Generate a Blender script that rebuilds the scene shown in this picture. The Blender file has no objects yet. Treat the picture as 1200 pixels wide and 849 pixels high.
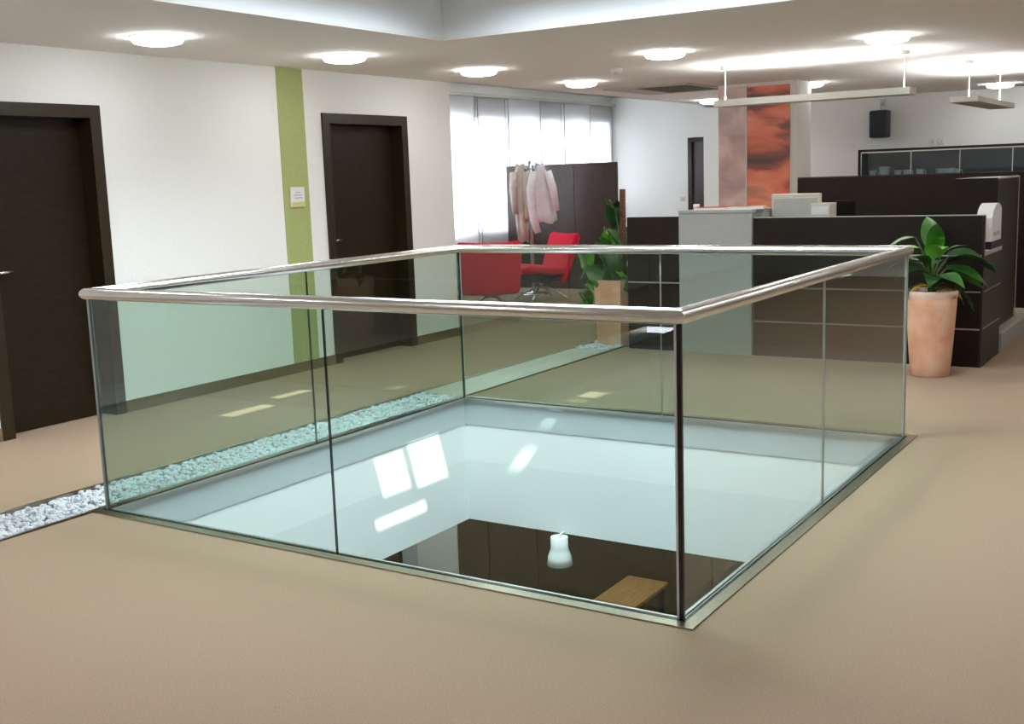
import bpy, bmesh, math, random
from mathutils import Vector, Matrix
random.seed(7)
R = math.radians
S = bpy.context.scene
COL = S.collection

# ------------------------------------------------------------------ camera
cam_d = bpy.data.cameras.new('camera'); cam = bpy.data.objects.new('camera', cam_d); COL.objects.link(cam)
S.camera = cam
cam_d.sensor_fit = 'HORIZONTAL'; cam_d.sensor_width = 36.0
cam_d.lens = 1332.41 / 1200 * 36.0
cam_d.clip_start = 0.05; cam_d.clip_end = 200
def camera_rot(yaw, pitch, roll):
    fwd = Vector((-math.sin(yaw)*math.cos(pitch), math.cos(yaw)*math.cos(pitch), math.sin(pitch)))
    r0 = Vector((math.cos(yaw), math.sin(yaw), 0)); u0 = r0.cross(fwd)
    r = math.cos(roll)*r0 + math.sin(roll)*u0; u = -math.sin(roll)*r0 + math.cos(roll)*u0
    return Matrix((r, u, -fwd)).transposed()
cam.matrix_world = Matrix.Translation((4.6279, -3.4755, 1.5445)) @ camera_rot(0.5714, -0.1601, -0.0349).to_4x4()

# ------------------------------------------------------------------ world, sun, daylight, exposure
wd = bpy.data.worlds.new('world'); S.world = wd; wd.use_nodes = True
bg = wd.node_tree.nodes['Background']; bg.inputs[0].default_value = (0.86, 0.93, 1.0, 1); bg.inputs[1].default_value = 11.5
SUN_DIR = Vector((-0.756, 0.30, -1.0)).normalized()
sun_d = bpy.data.lights.new('sun', 'SUN'); sun_d.energy = 9.0; sun_d.angle = R(0.35); sun_d.color = (1.0, 0.97, 0.92)
sun = bpy.data.objects.new('sun', sun_d); COL.objects.link(sun); sun.location = (6, -2, 9)
sun.rotation_euler = SUN_DIR.to_track_quat('-Z', 'Y').to_euler()
H = 2.4915          # main ceiling
H2 = 2.86           # raised lounge ceiling
ROOF = 2.87         # skylight plane
A, B = 3.0626, 3.0779
sky_d = bpy.data.lights.new('skylight_daylight', 'AREA'); sky_d.shape = 'RECTANGLE'; sky_d.size = 2.2; sky_d.size_y = 2.2; sky_d.spread = R(149)
sky_d.energy = 205; sky_d.color = (0.80, 0.91, 1.0)
sky = bpy.data.objects.new('skylight_daylight', sky_d); COL.objects.link(sky); sky.location = (A/2, B/2, ROOF-0.03)
S.view_settings.view_transform = 'Standard'; S.view_settings.look = 'None'
S.view_settings.gamma = 1.0; S.view_settings.use_curve_mapping = False
S.view_settings.exposure = 0.26
cy = S.cycles
cy.use_denoising = True
cy.max_bounces = 10; cy.diffuse_bounces = 5; cy.glossy_bounces = 4; cy.transmission_bounces = 6
cy.transparent_max_bounces = 32; cy.caustics_reflective = False; cy.caustics_refractive = False
cy.sample_clamp_indirect = 6.0

# ------------------------------------------------------------------ materials
def srgb(r, g, b):
    f = lambda c: (c/12.92 if c <= 0.04045 else ((c+0.055)/1.055)**2.4)
    return (f(r/255), f(g/255), f(b/255), 1)
def mat(name, col, rough=0.5, metal=0.0, col2=None, scale=20, detail=4, stretch=None, bump=0.0, bscale=None, spec=0.5, lo=0.35, hi=0.65):
    m = bpy.data.materials.new(name); m.use_nodes = True
    nt = m.node_tree; b = nt.nodes['Principled BSDF']
    b.inputs['Base Color'].default_value = col; b.inputs['Roughness'].default_value = rough
    b.inputs['Metallic'].default_value = metal; b.inputs['Specular IOR Level'].default_value = spec
    if col2 or bump:
        tc = nt.nodes.new('ShaderNodeTexCoord'); mp = nt.nodes.new('ShaderNodeMapping')
        nt.links.new(tc.outputs['Object'], mp.inputs[0])
        if stretch: mp.inputs['Scale'].default_value = stretch
        n = nt.nodes.new('ShaderNodeTexNoise'); n.inputs['Scale'].default_value = scale; n.inputs['Detail'].default_value = detail
        nt.links.new(mp.outputs[0], n.inputs['Vector'])
        if col2:
            cr = nt.nodes.new('ShaderNodeValToRGB')
            cr.color_ramp.elements[0].position = lo; cr.color_ramp.elements[1].position = hi
            cr.color_ramp.elements[0].color = col; cr.color_ramp.elements[1].color = col2
            nt.links.new(n.outputs['Fac'], cr.inputs[0]); nt.links.new(cr.outputs[0], b.inputs['Base Color'])
        if bump:
            n2 = n
            if bscale:
                n2 = nt.nodes.new('ShaderNodeTexNoise'); n2.inputs['Scale'].default_value = bscale; n2.inputs['Detail'].default_value = 2
                nt.links.new(mp.outputs[0], n2.inputs['Vector'])
            bp = nt.nodes.new('ShaderNodeBump'); bp.inputs['Strength'].default_value = bump; bp.inputs['Distance'].default_value = 0.01
            nt.links.new(n2.outputs['Fac'], bp.inputs['Height']); nt.links.new(bp.outputs[0], b.inputs['Normal'])
    return m
def emit(name, col, strength):
    m = bpy.data.materials.new(name); m.use_nodes = True; nt = m.node_tree
    b = nt.nodes['Principled BSDF']; b.inputs['Base Color'].default_value = (0.8, 0.8, 0.8, 1)
    b.inputs['Emission Color'].default_value = col; b.inputs['Emission Strength'].default_value = strength
    return m
def glass_mat(name, tint, rough=0.0, refl=1.0, haze=None):
    """flat pane: each face tints what passes, the front faces mirror by Fresnel"""
    m = bpy.data.materials.new(name); m.use_nodes = True; nt = m.node_tree
    nt.nodes.remove(nt.nodes['Principled BSDF']); out = nt.nodes['Material Output']
    t = nt.nodes.new('ShaderNodeBsdfTransparent'); t.inputs[0].default_value = (*tint, 1)
    g = nt.nodes.new('ShaderNodeBsdfGlossy'); g.inputs['Roughness'].default_value = rough; g.inputs[0].default_value = (1, 1, 1, 1)
    fr = nt.nodes.new('ShaderNodeFresnel'); fr.inputs[0].default_value = 1.5
    geo = nt.nodes.new('ShaderNodeNewGeometry')
    inv = nt.nodes.new('ShaderNodeMath'); inv.operation = 'SUBTRACT'; inv.inputs[0].default_value = 1.0
    nt.links.new(geo.outputs['Backfacing'], inv.inputs[1])
    mu = nt.nodes.new('ShaderNodeMath'); mu.operation = 'MULTIPLY'; nt.links.new(fr.outputs[0], mu.inputs[0]); nt.links.new(inv.outputs[0], mu.inputs[1])
    mu2 = nt.nodes.new('ShaderNodeMath'); mu2.operation = 'MULTIPLY'; mu2.inputs[1].default_value = refl; mu2.use_clamp = True
    nt.links.new(mu.outputs[0], mu2.inputs[0])
    base = t
    if haze:
        d = nt.nodes.new('ShaderNodeBsdfDiffuse'); d.inputs[0].default_value = (*haze[1], 1)
        mh = nt.nodes.new('ShaderNodeMixShader'); mh.inputs[0].default_value = haze[0]
        nt.links.new(t.outputs[0], mh.inputs[1]); nt.links.new(d.outputs[0], mh.inputs[2]); base = mh
    mx = nt.nodes.new('ShaderNodeMixShader'); nt.links.new(mu2.outputs[0], mx.inputs[0])
    nt.links.new(base.outputs[0], mx.inputs[1]); nt.links.new(g.outputs[0], mx.inputs[2]); nt.links.new(mx.outputs[0], out.inputs[0])
    return m
def blind_mat(name):
    m = bpy.data.materials.new(name); m.use_nodes = True; nt = m.node_tree
    nt.nodes.remove(nt.nodes['Principled BSDF']); out = nt.nodes['Material Output']
    tc = nt.nodes.new('ShaderNodeTexCoord'); w = nt.nodes.new('ShaderNodeTexNoise'); w.inputs['Scale'].default_value = 60
    nt.links.new(tc.outputs['Object'], w.inputs['Vector'])
    cr = nt.nodes.new('ShaderNodeValToRGB'); cr.color_ramp.elements[0].color = (0.78, 0.78, 0.8, 1); cr.color_ramp.elements[1].color = (0.86, 0.86, 0.87, 1)
    nt.links.new(w.outputs['Fac'], cr.inputs[0])
    d = nt.nodes.new('ShaderNodeBsdfDiffuse'); t = nt.nodes.new('ShaderNodeBsdfTranslucent'); tr = nt.nodes.new('ShaderNodeBsdfTransparent')
    nt.links.new(cr.outputs[0], d.inputs[0]); nt.links.new(cr.outputs[0], t.inputs[0])
    m1 = nt.nodes.new('ShaderNodeMixShader'); m1.inputs[0].default_value = 0.55
    m2 = nt.nodes.new('ShaderNodeMixShader'); m2.inputs[0].default_value = 0.18
    nt.links.new(d.outputs[0], m1.inputs[1]); nt.links.new(t.outputs[0], m1.inputs[2])
    nt.links.new(m1.outputs[0], m2.inputs[1]); nt.links.new(tr.outputs[0], m2.inputs[2]); nt.links.new(m2.outputs[0], out.inputs[0])
    return m
def poster_mat(name, stops, sc, seed):
    m = bpy.data.materials.new(name); m.use_nodes = True; nt = m.node_tree; b = nt.nodes['Principled BSDF']
    b.inputs['Roughness'].default_value = 0.35
    tc = nt.nodes.new('ShaderNodeTexCoord'); mp = nt.nodes.new('ShaderNodeMapping')
    mp.inputs['Scale'].default_value = sc; mp.inputs['Location'].default_value = seed; mp.inputs['Rotation'].default_value = (0, R(24), 0)
    n = nt.nodes.new('ShaderNodeTexNoise'); n.inputs['Scale'].default_value = 1.0; n.inputs['Detail'].default_value = 5; n.inputs['Distortion'].default_value = 0.6
    cr = nt.nodes.new('ShaderNodeValToRGB')
    while len(cr.color_ramp.elements) < len(stops): cr.color_ramp.elements.new(0.5)
    for e, (p, c) in zip(cr.color_ramp.elements, stops): e.position = p; e.color = c
    nt.links.new(tc.outputs['Object'], mp.inputs[0]); nt.links.new(mp.outputs[0], n.inputs['Vector'])
    nt.links.new(n.outputs['Fac'], cr.inputs[0]); nt.links.new(cr.outputs[0], b.inputs['Base Color'])
    return m

M = dict(
    carpet=mat('carpet', srgb(154, 131, 110), 0.95, col2=srgb(168, 145, 123), scale=160, detail=6, bump=0.35, bscale=420, spec=0.1),
    carpet_edge=mat('carpet_skirting', srgb(112, 94, 72), 0.95, col2=srgb(124, 105, 82), scale=160, spec=0.1),
    white=mat('white_plaster', srgb(232, 232, 228), 0.85, col2=srgb(236, 236, 233), scale=60, bump=0.05, spec=0.2),
    ceil=mat('ceiling_plaster', srgb(234, 231, 226), 0.9, col2=srgb(238, 235, 230), scale=90, bump=0.06, spec=0.2),
    well=mat('skylight_plaster', srgb(240, 242, 243), 0.85, spec=0.2),
    tone=mat('shade_and_reveal_grey', srgb(188, 196, 200), 0.6),  # shade of the top shaft band put into the colour; also on the reveal
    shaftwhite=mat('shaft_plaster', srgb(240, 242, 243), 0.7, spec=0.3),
    shaftwhite_shade=mat('shaft_plaster_shade', srgb(231, 234, 236), 0.7, spec=0.3),  # same plaster made darker, shade of the lower band in its colour
    green=mat('green_paint', srgb(158, 168, 106), 0.7, col2=srgb(163, 173, 111), scale=30),
    wood=mat('dark_wenge', srgb(26, 18, 8), 0.4, col2=srgb(40, 29, 14), scale=6, detail=6, stretch=(2, 2, 30), spec=0.22),
    wood_v=mat('dark_wenge_upright', srgb(46, 33, 30), 0.32, col2=srgb(66, 48, 43), scale=6, detail=6, stretch=(30, 30, 1.5), spec=0.5),
    wood_frame=mat('dark_wenge_frame', srgb(38, 30, 16), 0.38, col2=srgb(48, 38, 21), scale=6, detail=6, stretch=(30, 30, 2), spec=0.3),
    wood_desk=mat('dark_wenge_desk', srgb(27, 20, 16), 0.38, col2=srgb(38, 29, 23), scale=6, detail=6, stretch=(2, 2, 30), spec=0.22),
    steel=mat('brushed_steel', srgb(228, 227, 224), 0.2, 1.0, col2=srgb(216, 215, 212), scale=40, stretch=(1, 1, 20)),
    trim=mat('steel_trim', srgb(178, 172, 152), 0.3, 1.0, col2=srgb(165, 160, 145), scale=60),
    chrome=mat('chrome', srgb(220, 222, 225), 0.12, 1.0),
    alu=mat('aluminium_strip', srgb(190, 190, 186), 0.35, 0.9),
    seal=mat('black_seal', srgb(14, 17, 18), 0.25),
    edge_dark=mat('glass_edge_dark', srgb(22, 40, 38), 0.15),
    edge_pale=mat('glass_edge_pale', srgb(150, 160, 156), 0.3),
    glass=glass_mat('green_glass', (0.815, 0.885, 0.845), 0.0, 1.5),
    winglass=glass_mat('window_glass', (0.97, 0.98, 0.98)),
    cabglass=glass_mat('cabinet_glass', (0.74, 0.81, 0.83), 0.05, 1.3, (0.10, (0.25, 0.30, 0.32))),
    stone=mat('white_marble_chips', srgb(200, 200, 210), 0.6, col2=srgb(226, 225, 232), scale=25, bump=0.1),
    gravelbed=mat('gravel_bed', srgb(160, 160, 168), 0.9, col2=srgb(190, 190, 198), scale=60),  # mottled pale grey base under the chips
    plate=mat('pale_cover_plate', srgb(196, 190, 178), 0.35),
    terracotta=mat('terracotta', srgb(204, 148, 116), 0.85, col2=srgb(222, 182, 156), scale=5, detail=8, bump=0.1, bscale=60, spec=0.2),
    terracotta_pale=mat('terracotta_bloom', srgb(214, 178, 154), 0.9, col2=srgb(222, 196, 178), scale=9, detail=8, spec=0.2),
    soil=mat('soil', srgb(42, 32, 24), 0.95, col2=srgb(70, 55, 42), scale=60, bump=0.6),
    leaf=mat('leaf_green', srgb(42, 90, 32), 0.38, col2=srgb(68, 122, 46), scale=7),
    leaf_light=mat('leaf_light', srgb(92, 164, 50), 0.35, col2=srgb(124, 190, 70), scale=8),
    leaf_dark=mat('leaf_dark', srgb(26, 64, 28), 0.4, col2=srgb(42, 86, 38), scale=7),
    leaf_yellow=mat('leaf_yellow', srgb(184, 140, 40), 0.5, col2=srgb(120, 130, 44), scale=9),
    stem=mat('stem', srgb(70, 110, 44), 0.5),
    moss=mat('moss_pole', srgb(70, 44, 30), 0.95, col2=srgb(104, 68, 46), scale=70, bump=0.9),
    red=mat('red_fabric', srgb(204, 18, 50), 0.75, col2=srgb(214, 28, 58), scale=120, bump=0.1, spec=0.25),
    blackplastic=mat('black_plastic', srgb(26, 26, 30), 0.45),
    matblack=mat('black_fabric', srgb(24, 20, 22), 0.9, spec=0.1),
    navyplastic=mat('dark_speaker', srgb(34, 34, 44), 0.5),
    grille=mat('speaker_grille', srgb(24, 24, 30), 0.8, col2=srgb(40, 40, 48), scale=200),
    beige=mat('beige_plastic', srgb(206, 200, 184), 0.5),
    beige2=mat('grey_plastic', srgb(176, 176, 170), 0.5, col2=srgb(184, 184, 178), scale=10),
    whiteplastic=mat('white_plastic', srgb(225, 225, 225), 0.4),
    greyblock=mat('grey_laminate', srgb(155, 156, 155), 0.45, col2=srgb(160, 161, 160), scale=30),
    lampgrey=mat('lamp_grey', srgb(196, 196, 186), 0.4, 0.3),
    lamp_on=emit('downlight_diffuser', (0.98, 0.995, 1.0, 1), 31.0),
    up_on=emit('uplight_tube', (1.0, 0.975, 0.97, 1), 46.0),
    coat_beige=mat('beige_cloth', srgb(206, 196, 186), 0.9, col2=srgb(222, 214, 206), scale=14, bump=0.3, bscale=22),
    coat_white=mat('pale_pink_cloth', srgb(244, 236, 244), 0.9, col2=srgb(250, 246, 250), scale=14, bump=0.3, bscale=22),
    paper_red=mat('red_leaflet', srgb(214, 74, 66), 0.5), paper=mat('white_paper', srgb(232, 228, 220), 0.6),
    yellowish=mat('sign_strip', srgb(206, 196, 128), 0.5), ink=mat('grey_ink', srgb(150, 160, 160), 0.7),
    vent=mat('vent_metal', srgb(176, 166, 146), 0.5), ventdark=mat('vent_shadow', srgb(96, 88, 74), 0.7),
    tableoak=mat('oak_tabletop', srgb(168, 122, 70), 0.4, col2=srgb(190, 146, 92), scale=5, detail=6, stretch=(14, 1.2, 14)),
    lowfloor=mat('lower_hall_floor', srgb(70, 62, 54), 0.6, col2=srgb(80, 72, 64), scale=30),
    lowdark=mat('lower_dark_panel', srgb(66, 56, 38), 0.4, col2=srgb(84, 72, 52), scale=5, detail=6, stretch=(20, 20, 1.5)),
    blind=blind_mat('white_panel_blind'),
    opaque=mat('slot_cover', srgb(235, 240, 243), 0.6),  # for the added slotted cover over the well
    hem=mat('blind_hem', srgb(150, 148, 160), 0.8),
    lilac=mat('window_frame', srgb(214, 212, 220), 0.5),
    poster_orange=poster_mat('orange_print', [(0.36, srgb(84, 60, 58)), (0.43, srgb(140, 78, 64)), (0.49, srgb(222, 116, 84)), (0.60, srgb(240, 150, 118)), (0.72, srgb(150, 104, 94))], (1.0, 1.0, 3.2), (3.1, 0.3, 1.7)),
    poster_pink=poster_mat('pink_print', [(0.30, srgb(176, 148, 146)), (0.45, srgb(212, 182, 178)), (0.56, srgb(234, 206, 200)), (0.7, srgb(208, 188, 188))], (2.2, 1.0, 2.4), (1.3, 2.0, 0.4)),
)

# ------------------------------------------------------------------ mesh helpers
class MB:
    """collects shapes into one bmesh; build() links it as ONE mesh object"""
    def __init__(s): s.bm = bmesh.new(); s.mi = 0
    def box(s, x0, x1, y0, y1, z0, z1, bev=0.0):
        v = [s.bm.verts.new(p) for p in ((x0,y0,z0),(x1,y0,z0),(x1,y1,z0),(x0,y1,z0),(x0,y0,z1),(x1,y0,z1),(x1,y1,z1),(x0,y1,z1))]
        fs = [s.bm.faces.new([v[i] for i in q]) for q in ((3,2,1,0),(4,5,6,7),(0,1,5,4),(1,2,6,5),(2,3,7,6),(3,0,4,7))]
        for f in fs: f.material_index = s.mi
        if bev > 0:
            es = list({e for f in fs for e in f.edges})
            bmesh.ops.bevel(s.bm, geom=es, offset=bev, segments=2, affect='EDGES', profile=0.6, material=s.mi)
        return s
    def tube(s, pts, rads, seg=10, cap=True):
        pts = [Vector(p) for p in pts]
        if not hasattr(rads, '__len__'): rads = [rads]*len(pts)
        rings = []; prev = None
        for i, p in enumerate(pts):
            t = (pts[min(i+1, len(pts)-1)] - pts[max(i-1, 0)]).normalized()
            if prev is None:
                a = Vector((0,0,1)) if abs(t.z) < 0.9 else Vector((1,0,0)); n = t.cross(a).normalized()
            else: n = (prev - t*prev.dot(t)).normalized()
            prev = n; b = t.cross(n)
            rings.append([s.bm.verts.new(p + rads[i]*(math.cos(2*math.pi*k/seg)*n + math.sin(2*math.pi*k/seg)*b)) for k in range(seg)])
        s._skin(rings, cap); return s
    def loft(s, rings, cap=True):
        s._skin([[s.bm.verts.new(p) for p in r] for r in rings], cap); return s
    def _skin(s, rings, cap):
        n = len(rings[0])
        for a, b in zip(rings, rings[1:]):
            for k in range(n):
                f = s.bm.faces.new((a[k], a[(k+1) % n], b[(k+1) % n], b[k])); f.smooth = True; f.material_index = s.mi
        if cap:
            for r in (list(reversed(rings[0])), rings[-1]):
                f = s.bm.faces.new(r); f.material_index = s.mi
    def lathe(s, prof, x=0, y=0, seg=28, cap=True):
        rings = [[(x + r*math.cos(2*math.pi*k/seg), y + r*math.sin(2*math.pi*k/seg), z) for k in range(seg)] for r, z in prof]
        return s.loft(rings, cap)
    def quad(s, *p):
        f = s.bm.faces.new([s.bm.verts.new(q) for q in p]); f.material_index = s.mi; return s
    def build(s, name, mats, parent=None, loc=None, fix=True):
        if fix: bmesh.ops.recalc_face_normals(s.bm, faces=s.bm.faces)
        me = bpy.data.meshes.new(name); s.bm.to_mesh(me); s.bm.free()
        for m in (mats if isinstance(mats, (list, tuple)) else [mats]): me.materials.append(m)
        o = bpy.data.objects.new(name, me); COL.objects.link(o)
        if parent: o.parent = parent
        if loc: o.location = loc
        return o
def off(root, mb):
    """shapes given in world coordinates become local to the thing's empty"""
    bmesh.ops.translate(mb.bm, verts=mb.bm.verts, vec=-Vector(root.location)); return mb
def tag(o, label, cat=None, group=None, kind=None):
    o['label'] = label
    if cat: o['category'] = cat
    if group: o['group'] = group
    if kind: o['kind'] = kind
    return o
def empty(name, loc, label=None, cat=None, group=None, rz=0, kind=None):
    o = bpy.data.objects.new(name, None); COL.objects.link(o); o.location = loc; o.rotation_euler = (0, 0, rz); o.empty_display_size = 0.1
    if label: tag(o, label, cat, group, kind)
    return o
def struct(o, label): o['kind'] = 'structure'; o['label'] = label; return o
def copy_tree(o, parent=None):
    c = o.copy(); COL.objects.link(c)
    if parent: c.parent = parent
    for ch in list(o.children): copy_tree(ch, c)
    return c
def cells(rect, holes):
    """rectangle minus rectangular holes, as rectangles"""
    xs = sorted({rect[0], rect[1], *[h[i] for h in holes for i in (0, 1)]}); ys = sorted({rect[2], rect[3], *[h[i] for h in holes for i in (2, 3)]})
    xs = [x for x in xs if rect[0] <= x <= rect[1]]; ys = [y for y in ys if rect[2] <= y <= rect[3]]
    out = []
    for x0, x1 in zip(xs, xs[1:]):
        for y0, y1 in zip(ys, ys[1:]):
            cx, cyy = (x0+x1)/2, (y0+y1)/2
            if not any(h[0] < cx < h[1] and h[2] < cyy < h[3] for h in holes): out.append((x0, x1, y0, y1))
    return out
def slab(mb, rect, holes, z0, z1):
    """a plate with rectangular holes: faces only where the plate ends"""
    cs = cells(rect, holes); vs = {}
    def v(x, y, z):
        k = (round(x, 5), round(y, 5), z)
        if k not in vs: vs[k] = mb.bm.verts.new(k)
        return vs[k]
    edges = {}
    for x0, x1, y0, y1 in cs:
        mb.bm.faces.new([v(x0,y0,z1), v(x1,y0,z1), v(x1,y1,z1), v(x0,y1,z1)]); mb.bm.faces.new([v(x0,y1,z0), v(x1,y1,z0), v(x1,y0,z0), v(x0,y0,z0)])
        for a, b in (((x0,y0),(x1,y0)), ((x1,y0),(x1,y1)), ((x1,y1),(x0,y1)), ((x0,y1),(x0,y0))):
            if (b, a) in edges: del edges[(b, a)]
            else: edges[(a, b)] = 1
    for a, b in edges: mb.bm.faces.new([v(*a,z0), v(*b,z0), v(*b,z1), v(*a,z1)])
    return mb

# ------------------------------------------------------------------ room shell
XL, XW, XR, YF, YB = -1.966, -4.3, 8.0, -7.0, 12.8
CH = (-0.45, -0.03, -7.0, 5.98)                 # pebble channel
HOLE = (-0.03, A+0.012, -0.012, B+0.012)
struct(slab(MB(), (XW, XR, YF, 14.0), [HOLE, CH], -0.10, 0.0).build('floor', M['carpet']), 'sand coloured carpet floor of the upper hall')
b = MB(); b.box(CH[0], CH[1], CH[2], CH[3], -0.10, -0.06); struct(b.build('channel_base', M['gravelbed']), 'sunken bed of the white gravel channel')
# ceilings
cw = (-0.058, A+0.06, -0.06, B+0.0)
struct(slab(MB(), (XL, XR, YF, YB), [cw], H, H+0.02).build('ceiling', M['ceil']), 'low plastered ceiling with recessed round lights')
b = MB(); b.box(XL-0.0, XL+0.04, 5.814, 14.0, H, H2); struct(b.build('trim_1', M['ceil']), 'downstand edge where the lounge ceiling steps up')
b = MB(); b.box(XW-0.1, XL, 5.814, 14.0, H2, H2+0.02); struct(b.build('lounge_ceiling', M['white']), 'higher white ceiling over the lounge')
b = MB(); b.box(XL, 0, YB, 14.0, H, H+0.02); struct(b.build('lounge_ceiling', M['ceil']), 'ceiling behind the back wall corner')
# skylight well
b = MB(); x0, x1, y0, y1 = cw; t = 0.06
hz = H+0.0201
b.box(x0-t, x0, y0-t, y1+t, hz, ROOF); b.box(x1, x1+t, y0-t, y1+t, hz, ROOF); b.box(x0, x1, y0-t, y0, hz, ROOF); b.box(x0, x1, y1, y1+t, hz, ROOF)
struct(b.build('skylight_well', M['well']), 'white sides of the skylight well above the opening')
op = []
def opening(px, py, pz, wx, wy):                 # slot of the added cover that lets the sun reach this point
    k = (ROOF - pz); cx, cyy = px + 0.756*k, py - 0.30*k
    op.append((cx-wx/2, cx+wx/2, cyy-wy/2, cyy+wy/2))
opening(0.0, 2.23, -0.355, 0.22, 0.30); opening(0.0, 2.62, -0.355, 0.26, 0.36)
opening(0.0, 2.30, -0.66, 0.07, 0.55)
opening(0.72, 3.078, -0.09, 0.12, 0.05); opening(0.49, 3.078, -0.385, 0.13, 0.058); opening(0.80, 3.44, 0.0, 0.17, 0.40)
opening(-1.17, 2.10, 0.0, 0.15, 0.42); opening(-1.32, 2.70, 0.0, 0.12, 0.34); opening(-0.735, 3.22, 0.0, 0.12, 0.12)
struct(slab(MB(), (x0-t, x1+t, y0-t, y1+t), op, ROOF, ROOF+0.02).build('sun_slot_cover', M['opaque']), 'frosted cover added out of view, its slots shaping the sun patches')  # unseen opaque cover, added to cut the sun into patches
# walls
b = MB()                                          # left wall with two door openings
D1 = (0.735, 1.695, 2.13); D2 = (3.935, 5.100, 2.145)
ys = [YF, D1[0], D1[1], D2[0], D2[1], 5.814]
for i, (u0, u1) in enumerate(zip(ys, ys[1:])):
    if i in (1, 3): b.box(XL-0.16, XL, u0, u1, (D1, D2)[i//2][2], H)
    else: b.box(XL-0.16, XL, u0, u1, 0, H)
b.box(XL-0.16, XL, 5.70, 5.814, H, H2+0.02); b.box(XW, XL-0.16, 5.70, 5.814, 0, H2+0.02)
struct(b.build('wall_left', M['white']), 'white plaster wall on the left holding two dark doors')
b = MB(); b.box(XL-0.9, XL-0.88, YF, 5.7, 0, H); b.box(XL-0.9, XL-0.16, YF, 5.7, H, H+0.02); struct(b.build('wall_left_rear', M['white']), 'closed rooms behind the left doors')
b = MB()
for u0, u1 in ((YF, D1[0]), (D1[1], D2[0]), (D2[1], 5.814)): b.box(XL, XL+0.012, u0, u1, 0, 0.082)
b.box(XL-0.16, XL+0.012, 5.814, 5.826, 0, 0.082)
struct(b.build('baseboard_left', M['carpet_edge']), 'low carpet skirting along the left wall')
b = MB(); b.box(XL, XL+0.006, 3.425, 3.728, 0.082, H); struct(b.build('trim_2', M['green']), 'olive green painted stripe between the two doors')
# window wall (x = XW), openings
wins = [(8.30, 9.56), (9.66, 10.49), (10.53, 11.34), (11.38, 12.12), (12.16, 12.86), (12.90, 13.58)]
b = MB(); zs0, zs1 = 0.82, 2.38
cur = 5.70
for u0, u1 in wins:
    b.box(XW-0.2, XW, cur, u0, 0, H2); b.box(XW-0.2, XW, u0, u1, 0, zs0); b.box(XW-0.2, XW, u0, u1, zs1, H2); cur = u1
b.box(XW-0.2, XW, cur, 14.0, 0, H2)
struct(b.build('wall_window', M['white']), 'white window wall of the lounge')
for i, (u0, u1) in enumerate(wins):
    w = empty(f'window_{i+1}', (XW-0.12, (u0+u1)/2, zs0), 'bright window behind white panel blinds of the lounge', kind='structure')
    m = MB(); fw = 0.045
    m.box(XW-0.15, XW-0.09, u0, u0+fw, zs0, zs1); m.box(XW-0.15, XW-0.09, u1-fw, u1, zs0, zs1)
    m.box(XW-0.15, XW-0.09, u0+fw, u1-fw, zs0, zs0+fw); m.box(XW-0.15, XW-0.09, u0+fw, u1-fw, zs1-fw, zs1)
    off(w, m).build('window_frame', M['lilac'], w)
    m = MB(); m.box(XW-0.126, XW-0.114, u0+fw, u1-fw, zs0+fw, zs1-fw); off(w, m).build('pane', M['winglass'], w)
# back walls
YL = 13.7; DX = (-2.92, -2.02, 2.09)
b = MB(); b.box(XW, DX[0], YL, YL+0.15, 0, H2); b.box(DX[0], DX[1], YL, YL+0.15, DX[2], H2); b.box(DX[1], 0, YL, YL+0.15, 0, H2); b.box(-0.1, 0, YB+0.15, YL, 0, H2)
struct(b.build('wall_lounge_back', M['white']), 'white end wall of the lounge beside the pillar')
b = MB(); b.box(-2.27, XR, YB, YB+0.15, 0, H+0.02); b.box(-2.27, XL, YB, YB+0.15, H, H2)
struct(b.build('wall_back', M['white']), 'white back wall behind the reception area')
b = MB(); b.box(XR, XR+0.1, YF, YB, 0, H); struct(b.build('wall_right', M['white']), 'white wall to the right outside the view')
b = MB(); b.box(XL, XR, YF-0.1, YF, 0, H); struct(b.build('wall_front', M['white']), 'white wall behind the viewer')

# ------------------------------------------------------------------ shaft and lower hall
ZC = -0.90; ZF = -3.35; LOW_FILL_LIGHTS = []
def shaft(z0, z1, inset, name, m, lab):
    e = inset; o = -0.03
    b = MB(); b.box(o, -0.008+e, o, B+0.03, z0, z1); b.box(A+0.008-e, A+0.03, o, B+0.03, z0, z1)
    b.box(-0.008+e, A+0.008-e, o, -0.008+e, z0, z1); b.box(-0.008+e, A+0.008-e, B+0.008-e, B+0.03, z0, z1)
    struct(b.build(name, m), lab)
shaft(-0.19, -0.012, 0.006, 'wall_shaft_shade', M['tone'], 'pale grey fascia painted as shade round the top of the floor opening')  # shaded top band of the shaft, painted as a greyer lining
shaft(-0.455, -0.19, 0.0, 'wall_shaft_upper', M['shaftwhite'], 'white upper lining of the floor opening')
shaft(ZC, -0.4555, 0.0, 'wall_shaft_lower', M['shaftwhite_shade'], 'white lower lining of the floor opening')
LX0, LX1, LY0, LY1 = -5.2, 6.0, -3.0, 7.4
struct(slab(MB(), (LX0, LX1, LY0, LY1), [(-0.03, A+0.03, -0.03, B+0.03)], ZC, ZC+0.02).build('ceiling_lower', M['white']), 'white ceiling of the hall below')
b = MB(); b.box(LX0, LX1, LY0, LY1+0.4, ZF-0.05, ZF); struct(b.build('floor_lower', M['lowfloor']), 'dark floor of the hall below')
b = MB(); b.box(LX0-0.1, LX0, LY0, LY1, ZF, ZC); b.box(LX1, LX1+0.1, LY0, LY1, ZF, ZC); b.box(LX0, LX1, LY0-0.1, LY0, ZF, ZC)
struct(b.build('wall_lower', M['white']), 'white walls of the hall below')
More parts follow.
